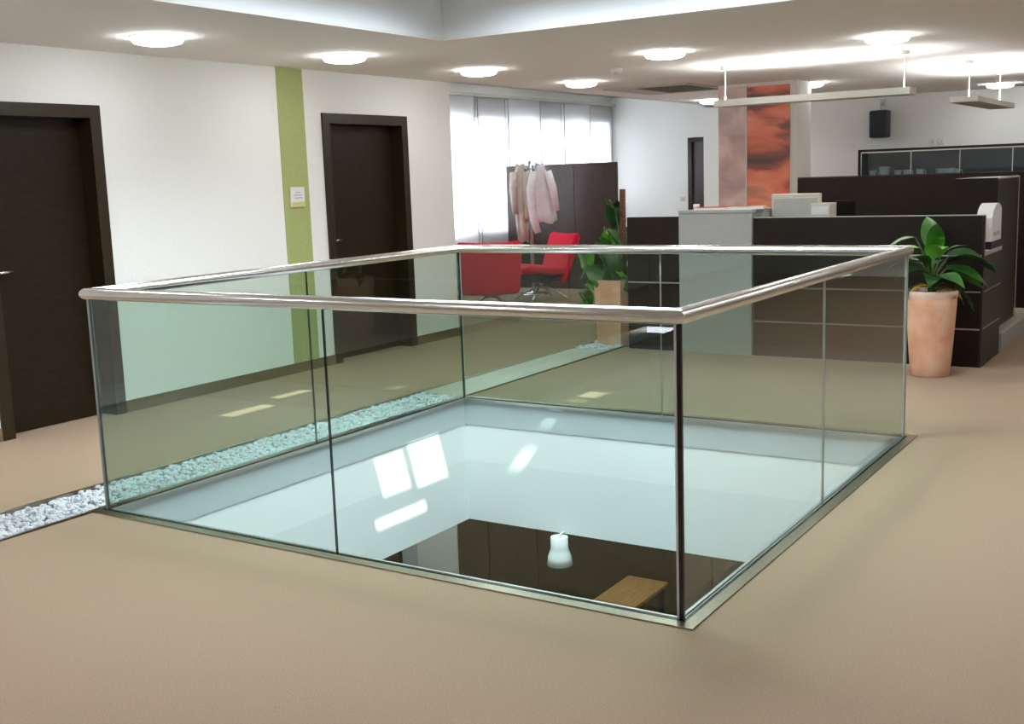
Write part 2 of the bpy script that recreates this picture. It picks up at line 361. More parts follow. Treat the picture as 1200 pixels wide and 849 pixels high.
b = MB(); b.box(-3.86, -3.24, LY1-0.02, LY1+0.1, ZF, ZC); b.box(LX0, -4.75, LY1, LY1+0.1, ZF, ZC); b.box(-4.75, -4.12, LY1, LY1+0.1, ZF+2.05, ZC); struct(b.build('wall_lower_back', M['white']), 'white wall piece of the hall below beside dark panels')
b = MB(); b.box(-4.12, -3.86, LY1, LY1+0.1, ZF, ZC); struct(b.build('wall_lower_grey', M['tone']), 'grey reveal of the hall below')
cl = empty('panel_cladding', (-0.5, LY1, ZF), 'dark wood wall cladding of the hall below, seen through the opening', 'cladding')
xs = [-3.22, -2.75, -2.07, 0.1, 2.0, 4.0, 6.0]
for u0, u1 in zip(xs, xs[1:]):
    m = MB(); m.box(u0+0.012, u1-0.012, LY1-0.05, LY1, ZF+0.02, ZC-0.01); off(cl, m).build('panel', M['lowdark'], cl)
m = MB(); m.box(-3.22, 6.0, LY1, LY1+0.05, ZF, ZC); off(cl, m).build('backing', M['blackplastic'], cl)
d = empty('door_4', (-4.43, LY1, ZF), 'dark framed doorway of the hall below', kind='structure')
m = MB(); m.box(-4.75, -4.69, LY1-0.01, LY1+0.1, ZF, ZF+2.05); m.box(-4.18, -4.12, LY1-0.01, LY1+0.1, ZF, ZF+2.05); m.box(-4.69, -4.18, LY1-0.01, LY1+0.1, ZF+1.99, ZF+2.05); off(d, m).build('door_frame', M['wood_frame'], d)
m = MB(); m.box(-4.69, -4.18, LY1+0.05, LY1+0.09, ZF, ZF+1.99); off(d, m).build('door_leaf', M['lowdark'], d)

for x, y in ((-3.9, 6.5), (-3.2, 6.6), (-2.2, 6.4), (-0.9, 6.0), (0.4, 5.8), (2.6, 5.6), (-3.0, 3.0), (4.6, 4.0), (4.6, 1.0), (-2.0, 0.5), (1.5, -1.6)):
    LOW_FILL_LIGHTS.append((x, y))  # unseen lamps, added to brighten the hall below
# ------------------------------------------------------------------ doors
def door(name, D, label, hy):
    d = empty(name, (XL, (D[0]+D[1])/2, 0), label, 'door', kind='structure')
    y0, y1, z = D; f = 0.085
    m = MB(); m.box(XL-0.16, XL+0.018, y0, y0+f, 0, z); m.box(XL-0.16, XL+0.018, y1-f, y1, 0, z); m.box(XL-0.16, XL+0.018, y0+f, y1-f, z-f, z)
    m.box(XL-0.15, XL-0.125, y0+f, y0+f+0.02, 0, z-f); m.box(XL-0.15, XL-0.125, y1-f-0.02, y1-f, 0, z-f)
    off(d, m).build('door_frame', M['wood_frame'], d)
    m = MB(); m.box(XL-0.155, XL-0.118, y0+f+0.004, y1-f-0.004, 0.008, z-f-0.004); leaf = off(d, m).build('door_leaf', M['wood'], d)
    m = MB(); m.tube([(XL-0.118, hy, 1.06), (XL-0.07, hy, 1.06)], 0.011); m.tube([(XL-0.07, hy-0.012, 1.06), (XL-0.07, hy+0.12, 1.06)], 0.010)
    m.box(XL-0.1185, XL-0.112, hy-0.022, hy+0.022, 0.90, 1.10, 0.002)
    off(d, m).build('door_handle', M['steel'], leaf)
    return d
door('door_1', D1, 'dark wood door in deep dark frame at the left edge', 0.86)
door('door_2', D2, 'dark wood door right of the green stripe', 4.075)
d = empty('door_3', ((DX[0]+DX[1])/2, YL, 0), 'narrow visible dark door beside the white pillar at the back', kind='structure')
m = MB(); m.box(DX[0], DX[0]+0.07, YL-0.015, YL+0.15, 0, DX[2]); m.box(DX[1]-0.07, DX[1], YL-0.015, YL+0.15, 0, DX[2]); m.box(DX[0]+0.07, DX[1]-0.07, YL-0.015, YL+0.15, DX[2]-0.07, DX[2])
off(d, m).build('door_frame', M['wood_frame'], d)
m = MB(); m.box(DX[0]+0.07, DX[1]-0.07, YL+0.03, YL+0.07, 0.005, DX[2]-0.07); off(d, m).build('door_leaf', M['wood_v'], d)

# ------------------------------------------------------------------ glass balustrade round the opening
bal = empty('glass_balustrade', (A/2, B/2, 0), 'frameless green glass balustrade with round steel handrail around the floor opening', 'balustrade')
sides = [((0,0),(A,0),(0,-1),1.482), ((A,0),(A,B),(1,0),1.58), ((A,B),(0,B),(0,1),A-1.551), ((0,B),(0,0),(-1,0),B-1.513)]
RZ, RR = 1.07, 0.0305
for si, (p0, p1, n, sm) in enumerate(sides):
    p0, p1, n = Vector((*p0, 0)), Vector((*p1, 0)), Vector((*n, 0)); t = (p1-p0).normalized(); L = (p1-p0).length
    # mitred tube
    m = MB(); r0, r1 = [], []; seg = 28
    for k in range(seg):
        a = 2*math.pi*k/seg; o = RR*math.cos(a); z = RZ + RR*0.93*math.sin(a)
        r0.append(p0 + n*o - t*o + Vector((0,0,z))); r1.append(p1 + n*o + t*o + Vector((0,0,z)))
    m.loft([r0, r1], cap=False); off(bal, m).build('handrail', M['steel'], bal)
    # two panes with a narrow dark joint
    for s0, s1 in ((0.010, sm-0.003), (sm+0.003, L-0.010)):
        m = MB(); h = 0.005; zt, zb = RZ-0.018, 0.0
        c = [p0+t*s0-n*h, p0+t*s1-n*h, p0+t*s1+n*h, p0+t*s0+n*h]
        lo = [m.bm.verts.new((q.x, q.y, zb)) for q in c]; hi = [m.bm.verts.new((q.x, q.y, zt)) for q in c]
        for k in range(4):
            f = m.bm.faces.new((lo[k], lo[(k+1) % 4], hi[(k+1) % 4], hi[k])); f.material_index = 1 if k in (1, 3) else 0
        f = m.bm.faces.new(hi); f.material_index = 1
        f = m.bm.faces.new(lo[::-1]); f.material_index = 1
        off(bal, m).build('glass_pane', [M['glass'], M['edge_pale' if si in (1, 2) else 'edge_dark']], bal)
    # steel cover strip outside the glass and black seal
    m = MB(); c0, c1 = 0.019, 0.066
    q = [p0+n*c0-t*c0, p1+n*c0+t*c0, p1+n*c1+t*c1, p0+n*c1-t*c1]
    lo = [(v.x, v.y, 0.0005) for v in q]; hi = [(v.x, v.y, 0.006) for v in q]
    m.loft([lo, hi]); 
    for f in m.bm.faces: f.smooth = False
    off(bal, m).build('base_trim', M['trim'], bal)
    m = MB(); q = [p0+n*0.0065-t*0.0065, p1+n*0.0065+t*0.0065, p1+n*0.0185+t*0.0185, p0+n*0.0185-t*0.0185]
    m.loft([[(v.x, v.y, -0.01) for v in q], [(v.x, v.y, 0.007) for v in q]])
    for f in m.bm.faces: f.smooth = False
    off(bal, m).build('seal', M['seal'], bal)
    m = MB(); q = [p0-n*0.009+t*0.009, p1-n*0.009-t*0.009, p1-n*0.022-t*0.022, p0-n*0.022+t*0.022]
    m.loft([[(v.x, v.y, -0.011) for v in q], [(v.x, v.y, 0.004) for v in q]])
    for f in m.bm.faces: f.smooth = False
    off(bal, m).build('inner_trim', M['alu'], bal)
for (cx, cyy, mm, lab) in ((A, 0, 'seal', 'black corner joint'), (0, B, 'edge_dark', 'dark corner joint'), (0, 0, 'edge_pale', 'pale green corner joint'), (A, B, 'edge_pale', 'pale green corner joint')):
    m = MB(); m.box(cx-0.008, cx+0.008, cyy-0.008, cyy+0.008, 0.0, RZ-0.02, 0.002)
    o = off(bal, m).build('corner_joint', M[mm], bal); o['label'] = lab

m = MB(); m.box(A-0.017, A-0.0085, -0.0075, -0.0055, 0.007, RZ-0.02); o = off(bal, m).build('corner_bead', M['whiteplastic'], bal); o['label'] = 'pale bead beside the black corner joint'
# ------------------------------------------------------------------ gravel channel
gb = empty('gravel_channel', (-0.24, 1.0, -0.06), 'channel of white marble chips set into the carpet beside the glass', 'gravel channel')
m = MB(); m.box(CH[0]-0.012, CH[0]+0.006, CH[2], CH[3], -0.06, 0.004); off(gb, m).build('edge_strip', M['trim'], gb)
m = MB(); m.box(CH[1]-0.03, CH[1]-0.012, CH[2], CH[3], -0.06, 0.004); off(gb, m).build('edge_strip', M['trim'], gb)
m = MB(); m.box(CH[0]+0.006, CH[1]-0.03, B+0.07, 5.42, -0.02, 0.0, 0.002); off(gb, m).build('cover_plate', M['plate'], gb)['label'] = 'flat pale cover plate bridging the channel'
def chip_mesh(k):
    rr = random.Random(k); bm = bmesh.new(); bmesh.ops.create_icosphere(bm, subdivisions=1, radius=1.0)
    sx, sy, sz = rr.uniform(0.9, 1.25), rr.uniform(0.75, 1.0), rr.uniform(0.55, 0.8)
    for v in bm.verts:
        j = rr.uniform(0.78, 1.15); v.co = Vector((v.co.x*sx*j, v.co.y*sy*j, v.co.z*sz*j))
    me = bpy.data.meshes.new('pebble'); bm.to_mesh(me); bm.free(); me.materials.append(M['stone']); return me
chips = [chip_mesh(k) for k in range(8)]
spots = []
def scatter(y0, y1):
    y = y0
    while y < y1:
        for i in range(14):
            x = CH[0] + 0.014 + (i+0.5)*0.0262 + random.uniform(-0.011, 0.011)
            if x > CH[1]-0.04: continue
            spots.append((x, y + random.uniform(-0.012, 0.012), random.uniform(-0.024, -0.004), random.uniform(0.015, 0.023)))
        y += 0.027
scatter(-2.7, B+0.06)
spots.sort(key=lambda s: s[1])
near = [s for s in spots if s[1] > -0.56][:295]
ns = set(near)
for (x, y, z, r) in near:
    o = bpy.data.objects.new('pebble', random.choice(chips)); COL.objects.link(o); o.parent = gb
    o.location = Vector((x, y, z)) - Vector(gb.location); o.scale = (r, r, r)
    o.rotation_euler = (random.uniform(-0.6, 0.6), random.uniform(-0.6, 0.6), random.uniform(0, 6.28))
for i in range(150):                              # chips round the square pot
    spots.append((random.uniform(-0.43, -0.07), random.uniform(5.44, 5.95), random.uniform(-0.025, 0.006), random.uniform(0.019, 0.028)))
bm = bmesh.new()
for (x, y, z, r) in spots:
    if (x, y, z, r) in ns: continue
    me = random.choice(chips); k = len(bm.verts); bm.from_mesh(me); bm.verts.ensure_lookup_table()
    T = Matrix.Translation(Vector((x, y, z)) - Vector(gb.location)) @ Matrix.Rotation(random.uniform(0, 6.28), 4, 'Z') @ Matrix.Rotation(random.uniform(-0.6, 0.6), 4, 'X') @ Matrix.Scale(r, 4)
    for v in bm.verts[k:]: v.co = T @ v.co
me = bpy.data.meshes.new('gravel'); bm.to_mesh(me); bm.free(); me.materials.append(M['stone'])
o = bpy.data.objects.new('gravel', me); COL.objects.link(o); o.parent = gb; o['kind'] = 'stuff'

# ------------------------------------------------------------------ ceiling lights
def downlight(x, y, z, label, r=0.165):
    d = empty('ceiling_light', (x, y, z), label, 'ceiling light', 'round ceiling lights')
    m = MB(); m.lathe([(r+0.004, 0.0), (r+0.005, -0.004), (r, -0.007), (r-0.006, -0.006), (r-0.006, 0.0)], cap=False); m.build('trim_ring', M['whiteplastic'], d)
    m = MB(); m.lathe([(r-0.007, -0.003), (r-0.007, -0.024), (r-0.02, -0.040), (r*0.6, -0.051), (r*0.25, -0.055), (0.004, -0.056)]); m.build('diffuser', M['lamp_on'], d)
    return d
dl = [(-1.12, 1.52, 'round lit ceiling light nearest the left edge above the first dark door'),
      (-1.08, 3.24, 'round lit ceiling light above the green stripe'),
      (-1.06, 5.0, 'round lit ceiling light by the corner of the left wall'),
      (-1.12, 6.95, 'round lit ceiling light above the coats, fourth of the left row'),
      (0.70, 5.03, 'round lit ceiling light left of the glare of the hanging lamp'),
      (2.34, 5.37, 'round lit ceiling light above the right end of the hanging lamp'),
      (0.44, 9.42, 'small round ceiling light just right of the orange poster'),
      (2.03, 11.9, 'far round ceiling light behind the short hanging lamp at right edge'),
      (-1.43, 11.1, 'far round ceiling light half hidden left of the poster column')]
for x, y, l in dl: downlight(x, y, H, l)
for x, y in ((-1.1, -0.25), (-1.1, -2.1), (0.7, -2.1), (4.4, 3.5), (4.4, 5.6), (4.9, -0.5), (3.2, -4.4), (-0.6, -4.4), (6.2, 2), (6.2, 6), (6.0, 9.5)):
    downlight(x, y, H, 'round ceiling light added outside the view to light the room')  # unseen lamps, added to fill the room with light
for x, y in LOW_FILL_LIGHTS: downlight(x, y, ZC, 'round fill light added out of sight to brighten the hall below')
downlight(-2.68, 7.55, H2, 'round lounge ceiling light in front of the panel blinds, cut by the ceiling edge', 0.16)
downlight(-2.95, 10.0, H2, 'round lounge ceiling light above the dark partition, cut by the ceiling edge', 0.16)

# hanging linear lamps
def hanging_lamp(name, x0, x1, y0, y1, z0, z1, rods, label):
    d = empty(name, ((x0+x1)/2, (y0+y1)/2, z0), label, 'hanging lamp')
    m = MB(); m.box(x0, x1, y0, y1, z0, z0+0.012, 0.003)
    m.box(x0, x1, y0, y0+0.012, z0+0.012, z1); m.box(x0, x1, y1-0.012, y1, z0+0.012, z1); m.box(x0, x0+0.012, y0+0.012, y1-0.012, z0+0.012, z1); m.box(x1-0.012, x1, y0+0.012, y1-0.012, z0+0.012, z1)
    off(d, m).build('housing', M['lampgrey'], d)
    m = MB(); m.box(x0+0.05, x1-0.05, y0+0.05, y1-0.05, z1-0.03, z1-0.012); off(d, m).build('light_tube', M['up_on'], d)
    for rx, ry in rods:
        m = MB(); m.tube([(rx, ry, z0+0.01), (rx, ry, H-0.03)], 0.006, 8); off(d, m).build('rod', M['whiteplastic'], d)
        m = MB(); m.lathe([(0.035, H-0.04), (0.04, H-0.03), (0.04, H)], rx, ry, 16); off(d, m).build('ceiling_cap', M['lampgrey'], d)
hanging_lamp('hanging_lamp', 0.50, 2.24, 6.5, 6.72, 2.125, 2.185, [(0.57, 6.61), (2.17, 6.61)], 'long flat grey hanging lamp above the reception desk')
hanging_lamp('hanging_lamp', 2.27, 2.52, 7.9, 9.9, 2.10, 2.15, [(2.40, 8.1), (2.40, 9.7)], 'short looking hanging lamp at the right edge, seen end on')
d = empty('smoke_detector', (-0.19, 5.93, H), 'small white smoke detector on the ceiling', 'smoke detector')
m = MB(); m.lathe([(0.055, 0), (0.055, -0.02), (0.04, -0.038), (0.015, -0.045)]); m.build('body', M['whiteplastic'], d)
m = MB(); m.lathe([(0.03, -0.040), (0.028, -0.052), (0.01, -0.055)]); m.build('sensor', M['lampgrey'], d)
d = empty('ceiling_vent', (-0.85, 8.7, H), 'square air outlet with dark louvres in the ceiling left of the poster column', 'ceiling vent')
m = MB(); m.box(-0.62, -0.30, -0.62, 0.62, -0.012, 0); m.box(0.34, 0.40, -0.62, 0.62, -0.012, 0); m.box(-0.30, 0.34, -0.62, -0.50, -0.012, 0); m.box(-0.30, 0.34, 0.50, 0.62, -0.012, 0); m.build('frame', M['vent'], d)
m = MB(); m.box(-0.30, 0.34, -0.5, 0.5, -0.004, 0); m.build('backing', M['ventdark'], d)
for k in range(7):
    m = MB(); x = -0.26+k*0.09; m.box(x-0.03, x+0.03, -0.5, 0.5, -0.010, -0.006); m.build('slat', M['ventdark'], d)

# ------------------------------------------------------------------ wall things
d = empty('door_sign', (XL+0.006, 3.578, 1.37), 'small white sign plate with pale yellow strip on the green stripe', 'sign')
m = MB(); m.box(0, 0.012, -0.082, 0.082, 0.0, 0.165, 0.003); m.build('plate', M['whiteplastic'], d)
m = MB(); m.box(0.0122, 0.015, -0.078, 0.078, 0.004, 0.045); m.build('name_strip', M['yellowish'], d)
m = MB()
for k, w in enumerate((0.03, 0.05, 0.045)): m.box(0.0122, 0.0132, -w, w, 0.118-k*0.022, 0.124-k*0.022)
m.build('print_lines', M['ink'], d)
d = empty('light_switch', (-3.02, YL, 1.12), 'white light switch on the end wall left of the narrow dark door', 'light switch')
m = MB(); m.box(-0.042, 0.042, -0.012, 0, -0.042, 0.042, 0.003); m.build('plate', M['whiteplastic'], d)
m = MB(); m.box(-0.028, 0.028, -0.018, -0.012, -0.028, 0.028, 0.002); m.build('rocker', M['beige'], d)
d = empty('loudspeaker', (0.38, YB, 2.12), 'small dark loudspeaker hung on the white back wall', 'speaker')
m = MB(); m.box(-0.125, 0.125, -0.25, -0.05, -0.20, 0.17, 0.03); m.build('cabinet', M['navyplastic'], d)
m = MB(); m.box(-0.105, 0.105, -0.258, -0.25, -0.17, 0.14, 0.003); m.build('grille', M['grille'], d)
m = MB(); m.tube([(0, -0.12, 0.165), (0, -0.12, 0.23), (0, 0, 0.28)], 0.014, 8); m.box(-0.035, 0.035, -0.015, 0, 0.23, 0.33); m.build('bracket', M['lampgrey'], d)

# column with printed panels
d = empty('wall_column', (0.05, 9.0, 0), 'square white column of the reception area', kind='structure')
m = MB(); m.box(-0.40, 0.50, 8.82, 9.3, 0, H); off(d, m).build('column', M['white'], d)
p = empty('poster', (0.18, 8.82, 0.85), 'tall orange and brown abstract print on the column', 'poster')
m = MB(); m.box(-0.058, 0.425, 8.804, 8.818, 0.85, H-0.04); off(p, m).build('print', M['poster_orange'], p)
m = MB(); m.box(-0.072, -0.060, 8.798, 8.818, 0.85, H-0.02); off(p, m).build('edge_bar', M['whiteplastic'], p)
p = empty('poster', (-0.23, 8.82, 0.85), 'narrow pale pink grey print on the left of the column', 'poster')
m = MB(); m.box(-0.398, -0.075, 8.806, 8.818, 0.85, H-0.03); off(p, m).build('print', M['poster_pink'], p)

# ------------------------------------------------------------------ blinds
ed = [(8.30, 9.58), (9.70, 10.41), (10.42, 11.32), (11.34, 12.00), (12.02, 12.86), (12.88, 13.68)]
words = ['leftmost white panel blind, beside the end of the left wall', 'white panel blind behind the back of the left red chair, second from left', 'white panel blind above the coat stand, third from left',
         'white panel blind above the middle of the dark partition, fourth from left', 'white panel blind above the right half of the partition, fifth from left', 'rightmost white panel blind, next to the white end wall']
rail = MB(); rail.box(XW+0.01, XW+0.10, 8.2, 13.7, 2.66, 2.70); tag(rail.build('blind_rail', M['lampgrey']), 'grey ceiling rail carrying the white panel blinds', 'blind rail')
for (u0, u1), l in zip(ed, words):
    k = ed.index((u0, u1)); xx = XW + (0.035 if k % 2 else 0.07)
    bl = empty('panel_blind', (xx, (u0+u1)/2, 0.1), l, 'blind', 'panel blinds of the lounge windows')
    m = MB(); m.box(xx-0.001, xx+0.001, u0, u1, 0.12, 2.66); off(bl, m).build('fabric', M['blind'], bl)
    for e in (u0, u1-0.016):
        m = MB(); m.box(xx-0.002, xx+0.002, e, e+0.016, 0.12, 2.66); off(bl, m).build('side_hem', M['hem'], bl)
    m = MB(); m.box(xx-0.005, xx+0.005, u0, u1, 0.09, 0.12); off(bl, m).build('bottom_bar', M['alu'], bl)

# ------------------------------------------------------------------ partition
d = empty('partition', (-3.3, 10.28, 0), 'dark wood partition behind the red chairs and coat stand', 'partition')
for u0, u1 in ((-4.19, -3.10), (-3.095, -2.44)):
    m = MB(); m.box(u0, u1, 10.26, 10.30, 0.0, 1.715, 0.003); off(d, m).build('panel', M['wood_v'], d)

# ------------------------------------------------------------------ red chairs
def red_chair(loc, rz, label):
    c = empty('lounge_chair', loc, label, 'chair', 'red lounge chairs', rz)
    W = 0.36; th = 0.075
    def ring(prof):                                # prof: centre line in the (y, z) plane, chair faces -y
        return prof
    def pad(line, half, name, mt):
        m = MB(); rings = []
        n = len(line)
        for i, (y, z, w) in enumerate(line):
            a = line[max(i-1, 0)]; bb = line[min(i+1, n-1)]; t = Vector((0, bb[0]-a[0], bb[1]-a[1])).normalized(); nn = Vector((0, -t.z, t.y))
            e = 0.6 if i in (0, n-1) else 1.0
            r = []
            for (ux, un) in ((-1,-.6),(-.96,-1),(0,-1),(.96,-1),(1,-.6),(1,.6),(.96,1),(0,1),(-.96,1),(-1,.6)):
                curl = 0.05*(abs(ux)**2)
                r.append(Vector((ux*w, y, z)) + nn*(un*half*e + curl))
            rings.append(r)
        m.loft(rings); return m.build(name, mt, c)
    pad([(-0.36, 0.36, 0.33), (-0.33, 0.385, 0.355), (-0.1, 0.36, 0.36), (0.12, 0.335, 0.355), (0.22, 0.335, 0.35)], 0.042, 'seat', M['red'])
    pad([(0.20, 0.21, 0.33), (0.225, 0.27, 0.345), (0.29, 0.48, 0.36), (0.35, 0.66, 0.37), (0.39, 0.78, 0.375), (0.405, 0.81, 0.35)], 0.04, 'backrest', M['red'])
    m = MB(); m.box(-0.27, 0.27, -0.26, 0.17, 0.25, 0.295, 0.01); m.build('seat_base', M['blackplastic'], c)
    m = MB(); m.tube([(0, 0, 0.16), (0, 0, 0.25)], 0.028, 12); m.build('post', M['chrome'], c)
    for k in range(4):
        a = math.pi/4 + k*math.pi/2
        m = MB(); m.tube([(0.0, 0.0, 0.185), (0.10*math.cos(a), 0.10*math.sin(a), 0.165), (0.36*math.cos(a), 0.36*math.sin(a), 0.014)], [0.017, 0.016, 0.012], 8); m.build('leg', M['chrome'], c)
    return c
red_chair((-2.80, 7.66, 0), R(214), 'red lounge chair with its back turned, beside the left wall end')
red_chair((-2.86, 8.93, 0), R(-34), 'red lounge chair facing left in front of the dark partition')

# ------------------------------------------------------------------ coat stand and coats
cs = empty('coat_stand', (-3.33, 9.5, 0), 'chrome coat stand in front of the dark partition', 'coat stand')
m = MB(); m.lathe([(0.21, 0.0), (0.21, 0.012), (0.19, 0.02), (0.03, 0.03), (0.022, 0.06)]); m.build('base', M['chrome'], cs)
m = MB(); m.tube([(0, 0, 0.03), (0, 0, 1.74)], 0.026, 14); m.lathe([(0.025, 1.74), (0.03, 1.75), (0.012, 1.775)], seg=14); m.build('pole', M['steel'], cs)
for k in range(6):
    a = R(33 + 60*k); c, s = math.cos(a), math.sin(a)
    m = MB(); m.tube([(0.02*c, 0.02*s, 1.66), (0.12*c, 0.12*s, 1.67), (0.155*c, 0.155*s, 1.72), (0.16*c, 0.16*s, 1.745)], [0.009, 0.009, 0.008, 0.011], 8); m.build('hook', M['chrome'], cs)
def coat(loc, prof, folds, mt, label, sl, seed, rz):
    rr = random.Random(seed); c = empty('coat', loc, label, 'coat', None, rz)
    m = MB(); rings = []; n = 40; ph = rr.uniform(0, 6)
    for z, w, dp, ox in prof:
        w *= 0.78; ox *= 0.6
        r = []
        for k in range(n):
            a = 2*math.pi*k/n; amt = folds*min(1.0, abs(z)*1.6)
            q = 1 + amt*math.sin(5*a+ph+z*2.0) + amt*0.6*math.sin(9*a+ph*2-z*3) + amt*0.4*math.sin(14*a+z*7)
            r.append((ox + w*math.cos(a)*q, dp*math.sin(a)*q, z + 0.025*amt*8*math.sin(3*a+ph)*(1 if z < -0.5 else 0.2)))
        rings.append(r)
    m.loft(rings); m.build('body', mt, c)
    for pts, rad in sl:
        m = MB(); m.tube(pts, rad, 12); m.build('sleeve', mt, c)
    m = MB(); m.tube([(prof[0][3]+0.05*math.cos(a), 0.04*math.sin(a), 0.0+0.02*math.sin(a*2)) for a in [2*math.pi*k/12 for k in range(13)]], 0.016, 8); m.build('collar', mt, c)
    return c
coat((-3.33+0.135*math.cos(R(33)), 9.5+0.135*math.sin(R(33)), 1.70),
     [(0.0, 0.055, 0.05, 0.0), (-0.06, 0.10, 0.075, 0.0), (-0.16, 0.125, 0.09, 0.0), (-0.34, 0.145, 0.105, 0.015), (-0.52, 0.175, 0.115, 0.03), (-0.66, 0.20, 0.12, 0.045), (-0.74, 0.21, 0.12, 0.05)], 0.13, M['coat_white'],
     'pale pinkish white coat hung on the right of the coat stand', [([(-0.09,-0.06,-0.08), (-0.13,-0.10,-0.3), (-0.12,-0.11,-0.52), (-0.10,-0.10,-0.70), (-0.05,-0.1,-0.88)], [0.05,0.06,0.058,0.055,0.045]), ([(0.10,-0.05,-0.08), (0.16,-0.08,-0.3), (0.20,-0.08,-0.6)], [0.05,0.055,0.045])], 3, R(30))
coat((-3.33+0.135*math.cos(R(213)), 9.5+0.135*math.sin(R(213)), 1.70),
     [(0.0, 0.05, 0.045, 0.0), (-0.06, 0.085, 0.06, 0.0), (-0.2, 0.105, 0.075, 0.0), (-0.4, 0.11, 0.08, 0.005), (-0.6, 0.105, 0.08, 0.01), (-0.8, 0.10, 0.075, 0.02), (-0.98, 0.085, 0.065, 0.03)], 0.15, M['coat_beige'],
     'grey beige jacket hung on the left of the coat stand', [([(-0.08,-0.04,-0.08), (-0.09,-0.07,-0.3), (-0.07,-0.08,-0.62)], [0.045,0.05,0.04]), ([(0.08,-0.04,-0.08), (0.09,-0.06,-0.35), (0.075,-0.06,-0.7)], [0.045,0.05,0.04])], 5, R(30))

# ------------------------------------------------------------------ plants
def leaf_mesh(L, W, droop, fold, heart, mt):
    bm = bmesh.new(); n, c = 9, 4; rows = []
    for i in range(n+1):
        u = i/n
        w = W*(math.sin(math.pi*min(1, (u*0.93+0.07))**(0.55 if heart else 0.8))**(0.8 if heart else 1.0)) if u < 1 else 0.0015
        ang = droop*u
        y = L*(math.sin(ang)/droop if droop else u) if abs(droop) > 1e-3 else L*u
        z = -L*((1-math.cos(ang))/droop) if abs(droop) > 1e-3 else 0
        row = []
        for k in range(c+1):
            s = (k/c)*2-1
            row.append(bm.verts.new((s*w, y - (0.10*L*abs(s)**2*(1-u)*(1.0 if heart and i < 3 else 0)), z + abs(s)*w*fold + 0.006*math.sin(u*9)*s)))
        rows.append(row)
    for a, b2 in zip(rows, rows[1:]):
        for k in range(c):
            f = bm.faces.new((a[k], a[k+1], b2[k+1], b2[k])); f.smooth = True
    me = bpy.data.meshes.new('leaf'); bm.to_mesh(me); bm.free(); me.materials.append(mt); return me
def put_leaf(root, me, base, az, pitch, sc=1.0, roll=0.0):
    o = bpy.data.objects.new('leaf', me); COL.objects.link(o); o.parent = root; o.location = base
    o.rotation_euler = (Matrix.Rotation(az, 3, 'Z') @ Matrix.Rotation(pitch, 3, 'X') @ Matrix.Rotation(roll, 3, 'Y')).to_euler(); o.scale = (sc, sc, sc); return o

# round pot with broad leaves (right, by the glass corner)
P2 = (2.745, 5.17, 0)
pp = empty('planter', P2, 'tall round terracotta planter by the corner of the glass', 'planter')
m = MB(); m.lathe([(0.128, 0.0), (0.138, 0.006), (0.150, 0.15), (0.163, 0.32), (0.174, 0.50), (0.178, 0.575)], seg=40, cap=True); m.build('pot', M['terracotta'], pp)
m = MB(); m.lathe([(0.178, 0.575), (0.183, 0.60), (0.184, 0.628), (0.178, 0.634), (0.166, 0.632), (0.163, 0.59)], seg=40, cap=False); m.build('rim', M['terracotta_pale'], pp)
m = MB(); m.lathe([(0.16, 0.585), (0.165, 0.600), (0.10, 0.612), (0.01, 0.618)], seg=24); m.build('soil', M['soil'], pp)
pl = empty('potted_plant', (P2[0], P2[1], 0.618), 'broad leaved green plant with a few yellowing leaves in the round terracotta planter', 'plant')
big = [leaf_mesh(0.36, 0.082, 0.9, 0.25, False, M['leaf']), leaf_mesh(0.34, 0.078, 1.3, 0.2, False, M['leaf_light']), leaf_mesh(0.38, 0.084, 1.1, 0.25, False, M['leaf_dark'])]
yel = leaf_mesh(0.22, 0.04, 1.2, 0.2, False, M['leaf_yellow'])
# azimuth of image right is about 33 deg, towards camera about -57 deg
def spray(az_deg, up, reach, me, sc=1.0, tip=0.2):
    a = R(az_deg); dx, dy = math.cos(a), math.sin(a)
    e = Vector((dx*reach, dy*reach, up)); mid = Vector((dx*reach*0.35, dy*reach*0.35, up*0.62))
    m = MB(); m.tube([(dx*0.02, dy*0.02, 0.0), mid, e], [0.008, 0.006, 0.004], 6); m.build('stem', M['stem'], pl)
    put_leaf(pl, me, e, a - math.pi/2, tip, sc, random.uniform(-0.4, 0.4))
spray(33, 0.26, 0.12, big[2], 1.15, 0.15); spray(20, 0.17, 0.10, big[0], 1.1, -0.1); spray(48, 0.20, 0.10, big[2], 1.1, 0.35); spray(45, 0.10, 0.06, big[0], 1.0, 0.15)
spray(213, 0.32, 0.09, big[1], 0.85, 0.25); spray(200, 0.22, 0.08, big[0], 0.75, 0.2); spray(230, 0.16, 0.06, big[2], 0.7, 0.3)
spray(-57, 0.26, 0.05, big[1], 0.85, 0.9); spray(-40, 0.12, 0.05, big[0], 0.85, 0.2); spray(-75, 0.10, 0.05, big[2], 0.8, 0.4); spray(110, 0.30, 0.03, big[0], 0.95, 1.25); spray(-70, 0.24, 0.02, big[1], 0.9, 1.3)
spray(213, 0.40, 0.13, big[0], 0.8, -0.05); spray(300, 0.30, 0.03, big[0], 0.75, 1.35); spray(0, 0.24, 0.05, big[1], 0.7, 1.1); spray(250, 0.2, 0.06, big[0], 0.8, 0.7); spray(100, 0.2, 0.08, big[0], 0.95, 0.3); spray(160, 0.2, 0.08, big[2], 0.85, 0.4)
spray(10, 0.03, 0.09, yel, 0.9, -0.2); spray(-15, 0.04, 0.07, yel, 0.9, -0.1); spray(240, 0.05, 0.05, yel, 0.7, 0.3); spray(215, 0.06, 0.06, big[2], 0.6, -0.1); spray(30, 0.06, 0.08, big[0], 0.9, -0.3)

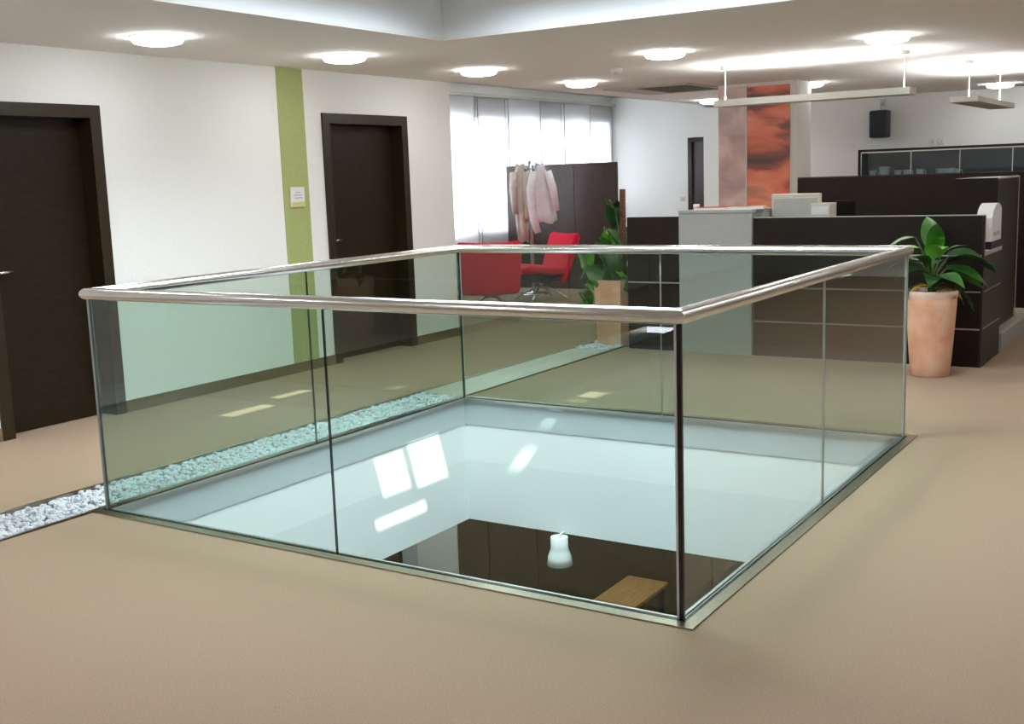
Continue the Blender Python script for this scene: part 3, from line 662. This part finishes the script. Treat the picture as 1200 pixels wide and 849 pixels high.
# square pot with climbing plant on a moss pole
P1 = (-0.2, 5.81, -0.035)
pp = empty('planter', P1, 'tall square terracotta planter standing in the white gravel', 'planter')
m = MB(); m.loft([[(sx*w, sy*w, z) for sx, sy in ((-1,-1),(1,-1),(1,1),(-1,1))] for w, z in ((0.118, 0), (0.135, 0.60), (0.14, 0.635), (0.125, 0.635), (0.118, 0.58))])
for f in m.bm.faces: f.smooth = False
m.build('pot', M['terracotta'], pp)
m = MB(); m.box(-0.119, 0.119, -0.119, 0.119, 0.585, 0.60); m.build('soil', M['soil'], pp)
vp = empty('climbing_plant', (P1[0], P1[1], 0.565), 'climbing heart leaved plant on a brown moss pole in the square planter', 'plant')
m = MB(); m.tube([(0.09, 0.02, 0), (0.09, 0.02, 0.4), (0.095, 0.02, 0.85)], [0.027, 0.03, 0.028], 12); m.build('moss_pole', M['moss'], vp)
hl = [leaf_mesh(0.20, 0.085, 0.8, 0.15, True, M['leaf_light']), leaf_mesh(0.22, 0.09, 1.0, 0.15, True, M['leaf']), leaf_mesh(0.19, 0.08, 0.7, 0.2, True, M['leaf_dark'])]
rr = random.Random(21)
def vine(pts, nl, spread, pick):
    m = MB(); m.tube(pts, 0.006, 6); m.build('stem', M['stem'], vp)
    for i in range(nl):
        f = (i+0.5)/nl*(len(pts)-1); k = min(int(f), len(pts)-2); q = Vector(pts[k]).lerp(Vector(pts[k+1]), f-k)
        az = R(rr.uniform(-150, 30)); me = hl[rr.choice(pick)]
        put_leaf(vp, me, q + Vector((rr.uniform(-spread, spread), rr.uniform(-spread, spread), rr.uniform(-0.02, 0.02))), az, rr.uniform(-1.25, -0.35), rr.uniform(0.7, 1.15), rr.uniform(-0.5, 0.5))
vine([(0.05, 0, 0.02), (-0.02, 0, 0.2), (-0.08, -0.03, 0.42), (-0.06, -0.05, 0.52)], 11, 0.05, [0, 0, 1])
vine([(0.06, 0.01, 0.0), (0.05, 0, 0.25), (0.06, 0.0, 0.5), (0.02, 0.0, 0.68), (-0.03, 0, 0.76)], 9, 0.04, [1, 1, 2])
vine([(0.0, 0, 0.02), (-0.12, -0.06, 0.16), (-0.20, -0.09, 0.10), (-0.25, -0.11, -0.08), (-0.26, -0.12, -0.18)], 10, 0.03, [0, 1, 1])
vine([(-0.02, 0, 0.02), (-0.12, -0.06, 0.28), (-0.24, -0.12, 0.32), (-0.28, -0.16, 0.25)], 7, 0.04, [0, 1])
vine([(0.02, -0.05, 0.0), (0.03, -0.1, 0.15), (0.05, -0.12, 0.3)], 8, 0.04, [2, 2, 1])

# ------------------------------------------------------------------ reception desk
YD = 5.6
bands = [(0.0, 0.285), (0.297, 0.57), (0.582, 0.845), (0.857, 1.15)]
d = empty('reception_desk', (2.1, 5.9, 0), 'dark wood reception desk with thin metal strips, right of the grey block', 'desk')
for z0, z1 in bands:
    m = MB(); m.box(1.222, 3.005, YD, YD+0.045, z0, z1, 0.002); off(d, m).build('front_board', M['wood_desk'], d)
for z0, z1 in bands[:3]:
    m = MB(); m.box(2.975, 3.02, YD+0.047, 6.36, z0, z1, 0.002); off(d, m).build('side_board', M['wood_desk'], d)
for (z, _), (z2, __) in zip(bands[1:], bands):
    m = MB(); m.box(1.222, 3.003, YD+0.003, YD+0.043, z-0.012, z); off(d, m).build('metal_strip', M['alu'], d)
    if z < 0.8:
        m = MB(); m.box(2.978, 3.017, YD+0.047, 6.358, z-0.012, z); off(d, m).build('metal_strip', M['alu'], d)
m = MB(); m.box(3.0055, 3.02, YD-0.002, YD+0.046, 0.0, 1.15, 0.002); off(d, m).build('end_strip', M['wood_frame'], d)
m = MB(); m.box(1.222, 3.02, YD-0.002, YD+0.047, 1.151, 1.157); off(d, m).build('top_edge', M['alu'], d)
m = MB(); m.box(1.222, 3.02, YD+0.047, 6.36, 0.846, 0.875, 0.002); off(d, m).build('worktop', M['greyblock'], d)
d2 = empty('low_screen', (0.3, 5.62, 0), 'low dark screen left of the grey block, behind the glass', 'screen')
for z0, z1 in ((0.0, 0.285), (0.297, 0.592), (0.604, 1.17)):
    m = MB(); m.box(0.05, 0.555, YD, YD+0.045, z0, z1, 0.002); off(d2, m).build('board', M['wood_desk'], d2)
for z in (0.285, 0.592):
    m = MB(); m.box(0.05, 0.555, YD+0.004, YD+0.04, z, z+0.012); off(d2, m).build('metal_strip', M['alu'], d2)
d3 = empty('counter_block', (0.885, 5.8, 0), 'light grey counter block in the middle of the reception desk', 'counter')
m = MB(); m.box(0.56, 1.212, YD-0.03, 6.15, 0.0, 1.195, 0.003); off(d3, m).build('body', M['greyblock'], d3)
m = MB(); m.box(0.556, 1.216, YD-0.034, 6.155, 1.197, 1.22, 0.003); off(d3, m).build('top', M['greyblock'], d3)
# leaflets and pen cup on the block
for k, (x, y, a, mm, l) in enumerate(((0.80, 5.78, 8, 'paper_red', 'red leaflet lying flat at the left of the grey counter block'), (0.98, 5.86, -12, 'paper_red', 'red leaflet at the middle of the grey counter block'),
                                      (1.10, 5.76, 14, 'paper', 'white leaflet at the right end of the grey counter block'))):
    q = empty('leaflet', (x, y, 1.22), l, 'leaflet', None, R(a))
    m = MB(); m.box(-0.15, 0.15, -0.105, 0.105, 0.0, 0.018, 0.002); m.build('pages', M['paper'], q)
    m = MB(); m.box(-0.151, 0.151, -0.106, 0.106, 0.0182, 0.022); m.build('cover', M[mm], q)
q = empty('pen_cup', (0.66, 5.72, 1.22), 'small white cup at the left end of the grey counter block', 'cup')
m = MB(); m.lathe([(0.024, 0), (0.027, 0.03), (0.03, 0.05), (0.026, 0.05), (0.022, 0.01)]); m.build('body', M['whiteplastic'], q)
# monitor seen from behind
q = empty('monitor', (1.43, 6.02, 0.875), 'beige computer monitor seen from behind on the reception desk', 'monitor')
m = MB(); m.box(-0.21, 0.21, 0.0, 0.07, 0.13, 0.46, 0.012); m.build('shell', M['beige'], q)
m = MB(); m.box(-0.185, 0.185, -0.012, 0.0, 0.15, 0.425, 0.004); m.build('back_cover', M['beige2'], q)
m = MB(); m.box(-0.04, 0.04, 0.01, 0.05, 0.02, 0.14); m.box(-0.11, 0.11, -0.06, 0.12, 0.0, 0.02, 0.004); m.build('stand', M['beige'], q)
m = MB(); m.box(-0.19, 0.19, 0.0702, 0.073, 0.16, 0.43); m.build('screen', M['blackplastic'], q)
q = empty('desk_box', (1.64, 6.10, 0.875), 'small beige box beside the monitor on the reception desk', 'box')
m = MB(); m.box(-0.07, 0.09, -0.1, 0.1, 0, 0.375, 0.006); m.build('body', M['beige'], q)
m = MB(); m.box(-0.06, 0.08, -0.104, -0.1, 0.28, 0.35); m.build('front_cover', M['whiteplastic'], q)
# white machine at the desk end
q = empty('office_machine', (2.93, 6.12, 0.875), 'white office machine with curved top at the right end of the desk', 'printer')
m = MB(); m.box(-0.03, 0.085, -0.2, 0.2, 0.0, 0.06, 0.004); m.build('foot', M['blackplastic'], q)
m = MB(); prof = [(-0.2, 0.06), (-0.2, 0.24)] + [(-0.2+0.4*t, 0.24+0.11*math.sin(math.pi*(0.08+0.72*t))) for t in [k/8 for k in range(1, 9)]] + [(0.2, 0.06)]
m.loft([[(-0.03, y, z) for y, z in prof], [(0.085, y, z) for y, z in prof]])
for f in m.bm.faces: f.smooth = False
m.build('housing', M['whiteplastic'], q)
m = MB(); m.box(0.085, 0.088, -0.12, 0.12, 0.10, 0.13); m.build('paper_slot', M['lampgrey'], q)
# office chair behind the desk (only its back shows)
q = empty('office_chair', (1.52, 6.9, 0), 'black office chair behind the reception desk, barely visible', 'chair')
m = MB(); m.box(-0.24, 0.24, -0.24, 0.24, 0.44, 0.52, 0.03); m.build('seat', M['blackplastic'], q)
m = MB(); m.box(-0.10, 0.10, 0.22, 0.28, 0.62, 1.24, 0.03); m.build('backrest', M['matblack'], q)
m = MB(); m.box(-0.03, 0.03, 0.20, 0.24, 0.46, 0.7); m.tube([(0, 0, 0.08), (0, 0, 0.45)], 0.025); m.build('post', M['blackplastic'], q)
for k in range(5):
    a = 2*math.pi*k/5; m = MB(); m.tube([(0, 0, 0.10), (0.3*math.cos(a), 0.3*math.sin(a), 0.05)], 0.02, 8); lg = m.build('leg', M['blackplastic'], q)
    m = MB(); m.tube([(0.3*math.cos(a)-0.015, 0.3*math.sin(a), 0.028), (0.3*math.cos(a)+0.015, 0.3*math.sin(a), 0.028)], 0.028, 10); m.build('caster', M['blackplastic'], lg)
# dark screen wall behind the desk, tall cabinet on its plinth
q = empty('dark_divider', (1.8, 8.5, 0), 'long dark wood divider wall behind the reception desk', 'divider')
m = MB(); m.box(0.62, 3.3, 8.5, 8.55, 0, 1.44, 0.002); off(q, m).build('panel', M['wood_desk'], q)
m = MB(); m.box(0.62, 3.3, 8.497, 8.553, 1.441, 1.449); off(q, m).build('top_edge', M['wood_frame'], q)
q = empty('side_cabinet', (2.8, 6.95, 0), 'dark wood cabinet on a grey plinth at the right edge', 'cabinet')
m = MB(); m.box(2.62, 2.955, 6.47, 7.45, 0.172, 1.415, 0.002); off(q, m).build('body', M['wood_desk'], q)
m = MB(); m.box(2.955, 2.962, 6.47, 7.45, 1.405, 1.420); off(q, m).build('top_edge', M['plate'], q)
m = MB(); m.box(2.962, 2.968, 7.435, 7.455, 0.172, 1.415); off(q, m).build('end_strip', M['vent'], q)
m = MB(); m.box(2.55, 3.03, 6.42, 8.1, 0, 0.15, 0.002); off(q, m).build('plinth', M['greyblock'], q)
m = MB(); m.box(2.55, 3.032, 6.418, 8.1, 0.151, 0.171, 0.002); off(q, m).build('plinth_top', M['plate'], q)

# glass fronted cabinet at the back wall
q = empty('glass_cabinet', (1.5, 12.6, 0), 'dark cabinet with smoky glass doors along the back wall', 'cabinet')
CX = [0.20, 0.86, 1.48, 2.12, 2.76]; y0, y1 = 12.42, YB
m = MB(); m.box(CX[0]-0.04, CX[-1], y0, y1, 0, 1.38); m.box(CX[0]-0.04, CX[-1], y0-0.02, y1, 1.735, 1.765); m.box(CX[0]-0.04, CX[0]-0.01, y0-0.02, y1, 1.38, 1.735); m.box(CX[0]-0.01, CX[-1], y1-0.02, y1, 1.38, 1.735)
off(q, m).build('body', M['wood_desk'], q)
m = MB(); m.box(CX[0], CX[-1], y0-0.012, y0-0.004, 1.715, 1.732); off(q, m).build('door_rail', M['alu'], q)
for u0, u1 in zip(CX, CX[1:]):
    m = MB(); m.box(u0+0.006, u1-0.006, y0-0.006, y0, 1.382, 1.714); g = off(q, m).build('glass_door', M['cabglass'], q)
    m = MB(); m.box(u0-0.006, u0+0.005, y0-0.008, y0, 1.382, 1.714); off(q, m).build('edge_profile', M['alu'], g)
n = 0
names = ['left end of the smoky glass cabinet', 'second from left', 'third from left', 'fourth from left', 'fifth from left', 'sixth from left', 'seventh from left', 'eighth from left', 'ninth from left']
for k, (x, s, bowl) in enumerate(((0.32, 1.0, 0), (0.48, 1.5, 1), (0.66, 1.0, 0), (0.78, 1.0, 0), (0.95, 1.0, 0), (1.20, 1.0, 0), (1.27, 1.0, 0), (1.36, 1.0, 0), (1.42, 0.9, 0))):
    c = empty('cup' if not bowl else 'bowl', (x, 12.55, 1.38), ('white bowl ' if bowl else 'white cup ') + 'on the cabinet shelf behind glass, ' + names[k] + ('' if k == 0 else ' in the row'), 'cup' if not bowl else 'bowl', 'crockery in the glass cabinet')
    m = MB(); m.lathe([(0.025*s, 0), (0.042*s, 0.03*s), (0.05*s, 0.10*s), (0.044*s, 0.10*s), (0.03*s, 0.02*s)], seg=16); m.build('body', M['whiteplastic'], c)
    if not bowl:
        m = MB(); m.tube([(0.045*s, 0, 0.085*s), (0.075*s, 0, 0.075*s), (0.075*s, 0, 0.04*s), (0.042*s, 0, 0.03*s)], 0.006, 6); m.build('handle', M['whiteplastic'], c)
for x, l in ((1.05, 'small white box on top of the glass cabinet, left of two'), (1.16, 'small white box on top of the glass cabinet, right of two')):
    c = empty('socket_box', (x, YB, 1.84), l, 'socket')
    m = MB(); m.box(-0.043, 0.043, -0.02, 0, -0.05, 0.05, 0.004); m.build('plate', M['whiteplastic'], c)
    m = MB(); m.lathe([(0.025, 0.0), (0.02, 0.003)], seg=14); bmesh.ops.rotate(m.bm, verts=m.bm.verts, cent=(0,0,0), matrix=Matrix.Rotation(R(90), 3, 'X')); bmesh.ops.translate(m.bm, verts=m.bm.verts, vec=(0, -0.0205, 0)); m.build('outlet', M['beige'], c)

# ------------------------------------------------------------------ things below: spotlight and table
q = empty('spotlight', (0.80, 3.0, -0.86), 'white bell shaped spotlight hanging at the lower edge of the opening', 'spotlight')
m = MB(); m.lathe([(0.055, -0.035), (0.060, -0.037), (0.060, -0.115), (0.068, -0.14), (0.082, -0.175), (0.088, -0.235), (0.080, -0.237), (0.064, -0.17)], seg=28); m.build('shade', M['whiteplastic'], q)
m = MB(); m.tube([(0, 0.076, -0.02), (0, 0.03, -0.02), (0, 0.006, -0.024), (0, 0, -0.04)], 0.007, 8); m.build('arm', M['whiteplastic'], q)
m = MB(); m.tube([(-0.012, -0.052, -0.05), (-0.012, -0.052, -0.085)], 0.005, 8); m.build('switch', M['blackplastic'], q)
q = empty('side_table', (-0.36, 6.0, ZF), 'oak topped table in the hall below, seen through the opening', 'table')
m = MB(); m.box(-0.23, 0.23, -0.8, 0.76, 0.70, 0.735, 0.004); m.build('tabletop', M['tableoak'], q)
for sx in (-0.18, 0.18):
    for sy in (-0.72, 0.68):
        m = MB(); m.box(sx-0.025, sx+0.025, sy-0.025, sy+0.025, 0, 0.70, 0.003); m.build('leg', M['blackplastic'], q)
